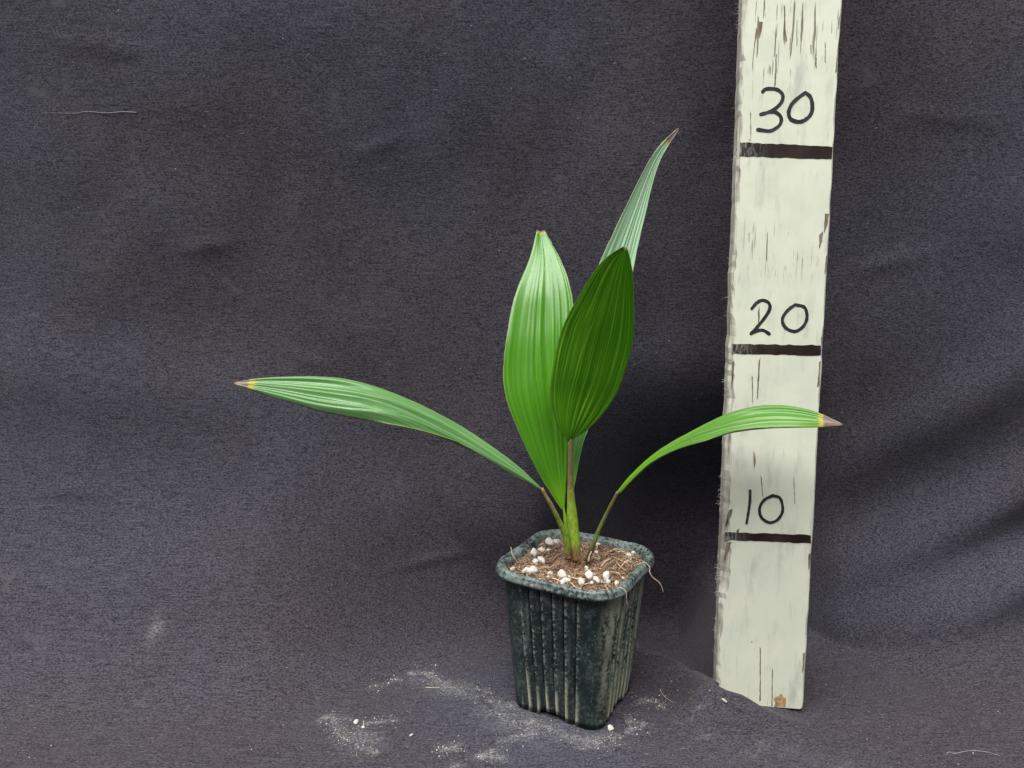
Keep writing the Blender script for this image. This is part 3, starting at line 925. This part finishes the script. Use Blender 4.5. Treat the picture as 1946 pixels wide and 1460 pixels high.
def build_soil():
    root = empty('potting_soil', (POT[0], POT[1], PH-.012), YAW)
    tag(root, 'brown coconut fibre potting mix dotted with white perlite, filling the square pot', 'potting soil')
    off = PH-.012
    n = 90
    half = .0322
    V, F = [], []
    ol = rsq(half, .0135, 44)
    m = len(ol)
    R = 40
    for i in range(R+1):
        k = i/R
        for (x, y, *_r) in ol:
            a, b = x*k, y*k
            V.append((a, b, soil_h(a, b)-off+.0006*float(N3(a*900+3, b*900))*(k > 0)))
    for i in range(R):
        for k in range(m):
            F.append((i*m+k, (i+1)*m+k, (i+1)*m+(k+1) % m, i*m+(k+1) % m))
    b0 = len(V)
    for (x, y, *_r) in ol:
        V.append((x*.97, y*.97, -.004))
    for k in range(m):
        F.append((R*m+k, b0+k, b0+(k+1) % m, R*m+(k+1) % m))
    s = mesh_obj('soil_surface', V, F, M['soil'], root)
    # coir: uncountable strands
    VV, FF, TT = [], [], []
    cols = [(.40, .26, .17), (.31, .195, .125), (.54, .385, .26), (.14, .085, .055), (.60, .46, .32), (.36, .245, .15), (.09, .055, .038)]
    for i in range(2300):
        while True:
            x, y = random.uniform(-.0315, .0315), random.uniform(-.0315, .0315)
            if max(abs(x)-.0195, 0)**2+max(abs(y)-.0195, 0)**2 < .0122**2:
                break
        ln = random.choice([.004, .006, .009, .014])*random.uniform(.7, 1.2)
        if i < 60:
            ln = random.uniform(.014, .024)
        a = random.uniform(0, 2*PI)
        curl = random.gauss(0, 120 if i >= 60 else 50)
        pts = []
        hh = random.uniform(.0, .0012)
        arch = random.uniform(0, .0016) if i >= 60 else random.uniform(.001, .004)
        k = 6
        for j in range(k):
            pts.append((x, y, soil_h(x, y)-off+hh+arch*math.sin(PI*j/(k-1))))
            a += curl*ln/k
            x += math.cos(a)*ln/k; y += math.sin(a)*ln/k
            lim = .0312
            x = max(-lim, min(lim, x)); y = max(-lim, min(lim, y))
        r = random.uniform(.00008, .00018) if random.random() < .90 else random.uniform(.0003, .0006)
        v, f = tube(pts, np.linspace(r, r*.5, k), 4)
        b0 = len(VV)
        VV += v; FF += [tuple(q+b0 for q in t) for t in f]
        c = random.choice(cols); sh = random.uniform(.75, 1.25)
        TT += [(c[0]*sh, c[1]*sh, c[2]*sh, 1)]*len(v)
    fo = mesh_obj('coir_fibre', VV, FF, M['tint'], root)
    fo['kind'] = 'stuff'
    at = fo.data.attributes.new('tint', 'FLOAT_COLOR', 'POINT')
    at.data.foreach_set('color', np.array(TT, dtype=float).ravel())
    # fine peat crumbs, gathered in the granular lump
    VV, FF, TT = [], [], []
    gx, gy = pot_local(.0590, .4050)
    for i in range(2600):
        if i < 1500:
            a, r = random.uniform(0, 2*PI), .0125*math.sqrt(random.random())
            x, y = gx+r*math.cos(a)*1.05, gy+r*math.sin(a)
        else:
            x, y = random.uniform(-.031, .031), random.uniform(-.031, .031)
        if max(abs(x)-.0195, 0)**2+max(abs(y)-.0195, 0)**2 > .0122**2:
            continue
        r = random.uniform(.00018, .00040)
        z = soil_h(x, y)-off+r*.5
        b0 = len(VV)
        for dx, dy, dz in ((1, 0, 0), (0, 1, 0), (-1, 0, 0), (0, -1, 0), (0, 0, 1), (0, 0, -1)):
            q = r*random.uniform(.7, 1.2)
            VV.append((x+dx*q, y+dy*q, z+dz*q))
        FF += [tuple(b0+j for j in t) for t in ((0, 1, 4), (1, 2, 4), (2, 3, 4), (3, 0, 4), (1, 0, 5), (2, 1, 5), (3, 2, 5), (0, 3, 5))]
        c = random.choice([(.24, .14, .085), (.17, .10, .06), (.32, .20, .13), (.42, .29, .20)])
        TT += [(*c, 1)]*6
    co = mesh_obj('peat_crumbs', VV, FF, M['tint'], root)
    co['kind'] = 'stuff'
    at = co.data.attributes.new('tint', 'FLOAT_COLOR', 'POINT')
    at.data.foreach_set('color', np.array(TT, dtype=float).ravel())
    # perlite granules
    lumps = [lump_mesh('perlite_grain', 40+i) for i in range(6)]
    for me in lumps:
        me.materials.append(M['perlite'])

    def grain(me, name, x, y, r, sink=.25):
        g = bpy.data.objects.new(name, me)
        COL.objects.link(g)
        g.parent = root
        g.location = (x, y, soil_h(x, y)-off+r*(.75-sink)+.0004)
        g.rotation_euler = (random.uniform(0, 6), random.uniform(0, 6), random.uniform(0, 6))
        g.scale = (r, r*random.uniform(.8, 1.1), r*random.uniform(.65, .9))
        return g
    for i, (px, py, r) in enumerate(PERLITE):
        x, y = pot_local(px/1e4, py/1e4)
        grain(lumps[i % 6], 'perlite_grain', x, y, min(r*1.22e-3, .0029), .26)
    for _ in range(45):
        x, y = random.uniform(-.029, .029), random.uniform(-.029, .029)
        grain(random.choice(lumps), 'perlite_grain', x, y, random.uniform(.0004, .0008), .5)
    sm = lump_mesh('pebble', 99); sm.materials.append(M['stone'])
    bk = lump_mesh('bark_chip', 98); bk.materials.append(M['bark'])
    for i, (px, py) in enumerate(STONES):
        x, y = pot_local(px/1e4, py/1e4)
        grain(sm if i != 3 else bk, 'pebble' if i != 3 else 'bark_chip', x, y, .0019 if i == 0 else .0014)
    for px, py, r in ((.0372, .385, .0024), (.0335, .392, .0018), (.047, .383, .0018), (.043, .379, .0016), (.018, .40, .0018), (.064, .418, .0016)):
        x, y = pot_local(px, py)
        g = grain(bk, 'bark_chip', x, y, r)
        g.scale = (r*1.6, r*.55, r*.4)
        g.rotation_euler = (random.uniform(-.3, .3), random.uniform(-.3, .3), random.uniform(0, 3))
    return root


def lump_mesh(name, seed):
    bm = bmesh.new()
    bmesh.ops.create_icosphere(bm, subdivisions=3, radius=1)
    rr = random.Random(seed)
    dirs = [(Vector((rr.uniform(-1, 1), rr.uniform(-1, 1), rr.uniform(-1, 1))).normalized(), rr.uniform(.1, .42)) for _ in range(7)]
    nz = Noise2(seed)
    planes = [(Vector((rr.uniform(-1, 1), rr.uniform(-1, 1), rr.uniform(-1, 1))).normalized(), rr.uniform(.72, 1.05)) for _ in range(13)]
    for v in bm.verts:
        d = v.co.normalized()
        k = 1.3
        for q, a in planes:
            if d.dot(q) > .05:
                k = min(k, a/d.dot(q))
        for q, a in dirs[:3]:
            k += .6*a*max(0, d.dot(q))**6
        k += .10*float(nz(d.x*3+9, d.y*3+d.z*2+5))
        v.co = d*k*.9
    me = bpy.data.meshes.new(name)
    bm.to_mesh(me); bm.free()
    me.shade_smooth()
    return me


SOIL = build_soil()


# ------------------------------------------------------------------ palm seedling
PALM = empty('palm_seedling', (.0349, .3989, PH-.007))
tag(PALM, 'young palm seedling with five pleated strap leaves growing from the square pot', 'palm seedling')
PALM_O = np.array(PALM.location)


def leaf(name, L, R, mat, npl, pamp, bulge, nu=57, nv=90, flip=1, twist=None, label=None):
    L = catmull(np.array(L)/1e4, nv)-PALM_O
    R = catmull(np.array(R)/1e4, nv)-PALM_O
    ker = np.array([1, 4, 6, 4, 1])/16.
    for _ in range(10):
        for E in (L, R):
            E[2:-2] = sum(ker[k]*E[k:len(E)-4+k] for k in range(5))
    mid = (L+R)/2
    T = np.gradient(mid, axis=0); T /= np.linalg.norm(T, axis=1)[:, None]+1e-12
    S = R-L
    wd = np.linalg.norm(S, axis=1)
    Nn = np.cross(S, T); Nn /= np.linalg.norm(Nn, axis=1)[:, None]+1e-12
    Nn *= flip
    us = np.linspace(0, 1, nu)
    V, UV, CR = [], [], []
    arc = np.r_[0, np.cumsum(np.linalg.norm(np.diff(mid, axis=0), axis=1))]
    arc /= arc[-1]
    for i in range(nv):
        v = arc[i]
        for u in us:
            ph = u*npl+.75*float(N2(u*4.3+npl, v*1.2+mat.name.__len__()))+.2*float(N4(u*9, v*2.5))
            tri = abs((ph % 1)*2-1)           # 1 on ridge, 0 in valley
            am = pamp*(.55+.65*math.sin(PI*min(1, max(0, v)))**.6)*max(.1, 1+1.1*float(N1(u*6+3, v*2.2+npl)))
            am *= (wd[i]/max(wd))**.35
            disp = am*(tri-.5)+bulge*wd[i]*(1-(2*u-1)**2)+.0009*float(N3(u*2.2+npl, v*5))*math.sin(PI*u)
            # tiny unevenness of the margin
            e = 0
            if u in (0.0, 1.0):
                e = .00016*float(N4(v*60, u*5+npl))
            p = L[i]+S[i]*(u+e/max(wd[i], 1e-4))+Nn[i]*disp
            V.append(p); UV.append((u, v)); CR.append(tri)
    F = []
    for i in range(nv-1):
        for k in range(nu-1):
            a = i*nu+k
            F.append((a, a+1, a+nu+1, a+nu))
    o = mesh_obj(name, V, F, mat, PALM)
    me = o.data
    uvl = me.uv_layers.new(name='UVMap')
    li = np.zeros(len(me.loops), dtype=np.int32); me.loops.foreach_get('vertex_index', li)
    uvl.data.foreach_set('uv', np.array(UV)[li].ravel())
    at = me.attributes.new('crease', 'FLOAT', 'POINT'); at.data.foreach_set('value', CR)
    so = o.modifiers.new('thickness', 'SOLIDIFY'); so.thickness = .00028; so.offset = 0
    if label:
        o['label'] = label
    return o


def petiole(path, r, mat, parent, name='petiole', squash=.8, n=40):
    P = catmull(np.array(path)/1e4, n)-PALM_O
    rr = np.interp(np.linspace(0, 1, n), np.linspace(0, 1, len(r)), r)/1000
    rr = rr*(1+.05*np.array([float(N2(i*.7, len(path)+r[0])) for i in range(n)]))
    v, f = tube(P, rr, 12, squash)
    o = mesh_obj(name, v, f, mat, parent)
    return o


G_A = mat_leaf('sky_pale_leaf', (.095, .250, .065), (.165, .355, .120), .958, vein=(.30, .50, .22), veinamt=.28, rough=.36, transl=.12, spec=.8, nvein=6, yel=.03, coat=.15)  # base greens lightened to carry the sky's reflection on the blade
G_B = mat_leaf('glossy_leaf', (.056, .230, .006), (.092, .315, .010), .994, vein=(.17, .43, .03), veinamt=.24, rough=.32, transl=.20, spec=.6, tcol=(.25, .60, .01), base=(.21, .46, .012), nvein=7, fine=19, yel=.008, coat=.35)
G_C = mat_leaf('veined_leaf', (.062, .215, .004), (.100, .310, .008), .996, vein=(.40, .68, .06), veinamt=.8, rough=.5, transl=.52, tcol=(.34, .85, .02), spec=.3, nvein=9, yel=.006)
G_D = mat_leaf('pale_leaf', (.290, .510, .280), (.420, .640, .400), .955, vein=(.50, .66, .50), veinamt=.5, rough=.33, transl=.12, spec=.9, bloom=.15, base=(.12, .38, .02), bz=.5, nvein=5, fine=13, yel=.012, coat=.25)  # pale base colour stands in for sky sheen on this leaf
G_E = mat_leaf('arched_leaf', (.062, .205, .020), (.135, .340, .042), .928, vein=(.25, .50, .09), veinamt=.4, rough=.36, transl=.20, spec=.6, base=(.18, .42, .015), bz=.5, nvein=6, coat=.1)

S_BROWN = mat_stem('scurfy_petiole', (.29, .225, .105), (.23, .38, .04), (.25, .145, .07), .030, .046)
S_OLIVE = mat_stem('olive_petiole', (.21, .21, .065), (.14, .23, .045), (.085, .06, .035), .022, .044, .5)
S_GREEN = mat_stem('lime_sheath', (.23, .40, .03), (.30, .46, .035), (.30, .17, .07), .020, .030, .22)

la = leaf('leaf', LA_U, LA_D, G_A, 6, .0024, .05, flip=-1, label='long arching leaf with a scorched grey tip, bluish green')
petiole(PET_A, (1.0, 1.15, 1.35, 1.6, 1.9, 1.9), S_BROWN, la)
lb = leaf('leaf', LB_L, LB_R, G_B, 8, .00055, .035, flip=-1, label='broad upright glossy green leaf')
petiole(PET_B, (.45, 1.3, 2.0, 2.0), S_GREEN, lb)
lc = leaf('leaf', LC_L, LC_R, G_C, 9, .0006, -.06, flip=-1, label='dark green leaf seen from its veined underside')
pc = petiole(PET_C, (1.15, 1.25, 1.5, 2.1, 2.9, 2.9, 2.4), mat_stem('stem', (.31, .235, .11), (.31, .49, .04), (.30, .165, .075), .036, .060, .4), lc)
ld = leaf('leaf', LD_L, LD_R, G_D, 5, .0013, .06, flip=-1, label='tall pale leaf with a curled brown tip')
petiole(PET_D, (.5, 1.4, 1.9, 2.2), S_GREEN, ld)
le = leaf('leaf', LE_L, LE_R, G_E, 6, .0011, .05, flip=-1, label='arched green leaf with a brown tip reaching across the board')
petiole(PET_E, (.85, .95, 1.05, 1.15, 1.35, 1.5), S_OLIVE, le)
petiole(STUB, (.35, .6, .6), mat_plain('dry_sheath', (.36, .26, .16)), PALM, 'dry_sheath', .6, 10)

# torn fibres of the old sheath round the foot of the stem
VV, FF = [], []
for i in range(46):
    a0 = random.uniform(0, 2*PI)
    bx, by = .0352-PALM_O[0]+.0028*math.cos(a0), .3980-PALM_O[1]+.0028*math.sin(a0)
    hh = random.uniform(.003, .013)
    dx, dy = math.cos(a0)*random.uniform(-.001, .004), math.sin(a0)*random.uniform(-.001, .004)
    pts = [(bx, by, .001), (bx*.98, by*.98, hh*.5), (bx+dx*.5, by+dy*.5, hh*.85), (bx+dx*1.5, by+dy*1.5, hh*random.uniform(.5, 1.1))]
    v, f = tube(catmull(pts, 8), np.linspace(.00020, .00007, 8), 4)
    b0 = len(VV)
    VV += v; FF += [tuple(q+b0 for q in t) for t in f]
sf = mesh_obj('sheath_fibres', VV, FF, mat_plain('sheath_fibre', (.34, .21, .11)), PALM)
sf['kind'] = 'stuff'

# ------------------------------------------------------------------ small things lying about


def strand(name, pts, r, mat, n=40, ns=6, squash=1, end=.6, off=(0, 0, 0)):
    P = catmull(np.array(pts)+np.array(off), n)
    base = P[0].copy()
    v, f = tube(P-base, r*np.linspace(1, end, n), ns, squash)
    o = mesh_obj(name, v, f, mat)
    o.location = base
    return o


def on_floor(l, h):
    return [(x/1e4, y/1e4, floor_z(x/1e4, y/1e4)+h) for x, y in l]


P = [(.0690, .3905, PH-.0015), (.0720, .3893, PH+.0006), (.0747, .3880, PH-.0010), (.0752, .3876, PH-.0035)]+[(a/1e4, b/1e4, c/1e4) for a, b, c in HANGROOT[1:]]
RS = (-.0004, .0048, 0)
tag(strand('root_strand', P, .00032, M['root'], off=RS), 'long thin root hanging over the rim at the side corner of the pot', 'root')
P = [(.0535, .3590, PH-.0005), (.0555, .3582, PH+.0004), (.0576, .3568, PH-.0012), (.0580, .3562, PH-.0045), (.0584, .3564, PH-.0085)]
tag(strand('root_strand', P, .00022, M['root'], 24, off=RS), 'short root curling down over the pot rim at its front corner', 'root')
P = [(-.003, .4060, PH+.0030), (-.0026, .4040, PH+.0012), (-.0022, .4020, PH+.0003), (-.0005, .3985, PH-.0010), (.001, .396, PH-.0022)]
tag(strand('root_strand', P, .00022, M['straw'], 24, off=(.0024, .0034, 0)), 'pale fibre lying across the pot rim beside the perlite', 'root')
P = [(.0850, .4030, .0030), (.0862, .4005, .0010), (.0880, .3970, .0006), (.0905, .3940, .0005)]
tag(strand('root_strand', [(a, b, floor_z(a, b)+c) for a, b, c in P], .00018, M['root'], 24), 'fine root fibre trailing from the foot of the pot onto the cloth', 'root')
tag(strand('lint_thread', on_floor(THREAD, .0004), .00014, M['thread'], 60), 'pale loose thread lying on the dark cloth floor beyond the board', 'thread')
P = [wall_pt(a/1e4, c/1e4)+np.array([0, -.0004, 0]) for a, b, c in WALLTHREAD]
P = [p+np.array([0, 0, .0006*float(N1(i*1.7, 2.2))]) for i, p in enumerate(P)]
tag(strand('lint_thread', P[::-1], .00015, M['thread'], 50, 6, 1, .2), 'thin pale snag of thread on the hanging cloth', 'thread')
P = [(-.0502, .4080, .0006), (-.0460, .4082, .0006), (-.0420, .4083, .0006)]
tag(strand('straw_piece', [(a, b, floor_z(a, b)+c) for a, b, c in P], .0003, M['straw'], 12), 'short pale straw lying on the dusty cloth', 'straw')

for i, (cx_, cy_, r, nm, lb_) in enumerate((
        (.0524, .3700, .0019, 'perlite_grain', 'round white perlite grain on the cloth by the pot corner'),
        (-.0839, .3755, .0016, 'perlite_grain', 'cream perlite crumb amid dust smudges, larger of two lying close together'),
        (-.0794, .3712, .0010, 'perlite_grain', 'small cream perlite crumb beside a larger crumb amid dust smudges'),
        (-.0528, .3655, .0009, 'perlite_flake', 'thin white perlite flake on the dusty cloth'),
        (.1135, .3735, .0013, 'pebble', 'tiny tan chip resting on the ruck of cloth by the board foot'))):
    me = lump_mesh(nm, 200+i)
    me.materials.append(M['perlite'] if nm != 'pebble' else M['straw'])
    o = bpy.data.objects.new(nm, me)
    COL.objects.link(o)
    o.location = (cx_, cy_, floor_z(cx_, cy_)+r*.62)
    o.scale = (r, r*.85, r*.72) if nm == 'perlite_grain' else (r*1.5, r*.6, r*.45)
    o.rotation_euler = (0, 0, i*1.3)
    tag(o, lb_, 'perlite' if nm != 'pebble' else 'chip')


def debris():
    """dust specks and crumbs, far too many to count"""
    VV, FF, TT = [], [], []
    rr = random.Random(5)
    for i in range(2300):
        q = rr.random()
        if i < 1700:
            pl, am, wd = rr.choice([q for q in DUST if q[1] > .48])
            k = rr.randrange(len(pl)-1); t = rr.random()
            x = (pl[k][0]*(1-t)+pl[k+1][0]*t)/1e4+rr.gauss(0, .004); y = (pl[k][1]*(1-t)+pl[k+1][1]*t)/1e4+rr.gauss(0, .004)
            r = rr.uniform(.00010, .00030)
            if rr.random() < .07:
                r = rr.uniform(.0003, .0007)
        else:
            x, y = rr.uniform(-.3, .33), rr.uniform(.335, .45)
            r = rr.uniform(.00010, .00024)
            if rr.random() < .06:
                r = rr.uniform(.0003, .0005)
        p = np.array((x, y, floor_z(x, y)+r*.4))
        b0 = len(VV)
        for d in ((1, 0, 0), (0, 1, 0), (-1, 0, 0), (0, -1, 0), (0, 0, 1), (0, 0, -1)):
            VV.append(p+np.array(d)*r*rr.uniform(.6, 1.3))
        FF += [tuple(b0+j for j in t) for t in ((0, 1, 4), (1, 2, 4), (2, 3, 4), (3, 0, 4), (1, 0, 5), (2, 1, 5), (3, 2, 5), (0, 3, 5))]
        c = rr.choice([(.62, .60, .55), (.5, .5, .5), (.45, .42, .34), (.30, .22, .15)])
        TT += [(*c, 1)]*6
    o = mesh_obj('dust_specks', VV, FF, M['tint'])
    o['kind'] = 'stuff'
    tag(o, 'pale specks of potting dust scattered over the dark cloth', 'dust')
    at = o.data.attributes.new('tint', 'FLOAT_COLOR', 'POINT')
    at.data.foreach_set('color', np.array(TT, dtype=float).ravel())
    # lint hairs
    VV, FF = [], []
    for i in range(1500):
        wall = i > 900
        if wall:
            x, z = rr.uniform(-.33, .33), rr.uniform(.02, .42)
            p0 = wall_pt(x, z)
        else:
            x, y = rr.uniform(-.3, .33), rr.uniform(.335, .455)
            p0 = np.array((x, y, floor_z(x, y)))
        a = rr.uniform(0, 2*PI); ln = rr.uniform(.0012, .0038); cu = rr.gauss(0, 350)
        pts = []
        u = v = 0
        for j in range(4):
            lift = .0002+.0003*math.sin(PI*j/3)
            pts.append(p0+(np.array((u, -lift, v)) if wall else np.array((u, v, lift))))
            a += cu*ln/4; u += math.cos(a)*ln/4; v += math.sin(a)*ln/4
        vv, ff = tube(pts, [.00004]*4, 3, cap=False)
        b0 = len(VV)
        VV += vv; FF += [tuple(q+b0 for q in t) for t in ff]
    o = mesh_obj('lint_fibres', VV, FF, M['lint'])
    o['kind'] = 'stuff'
    tag(o, 'short grey lint hairs clinging to the dark cloth', 'lint')


debris()
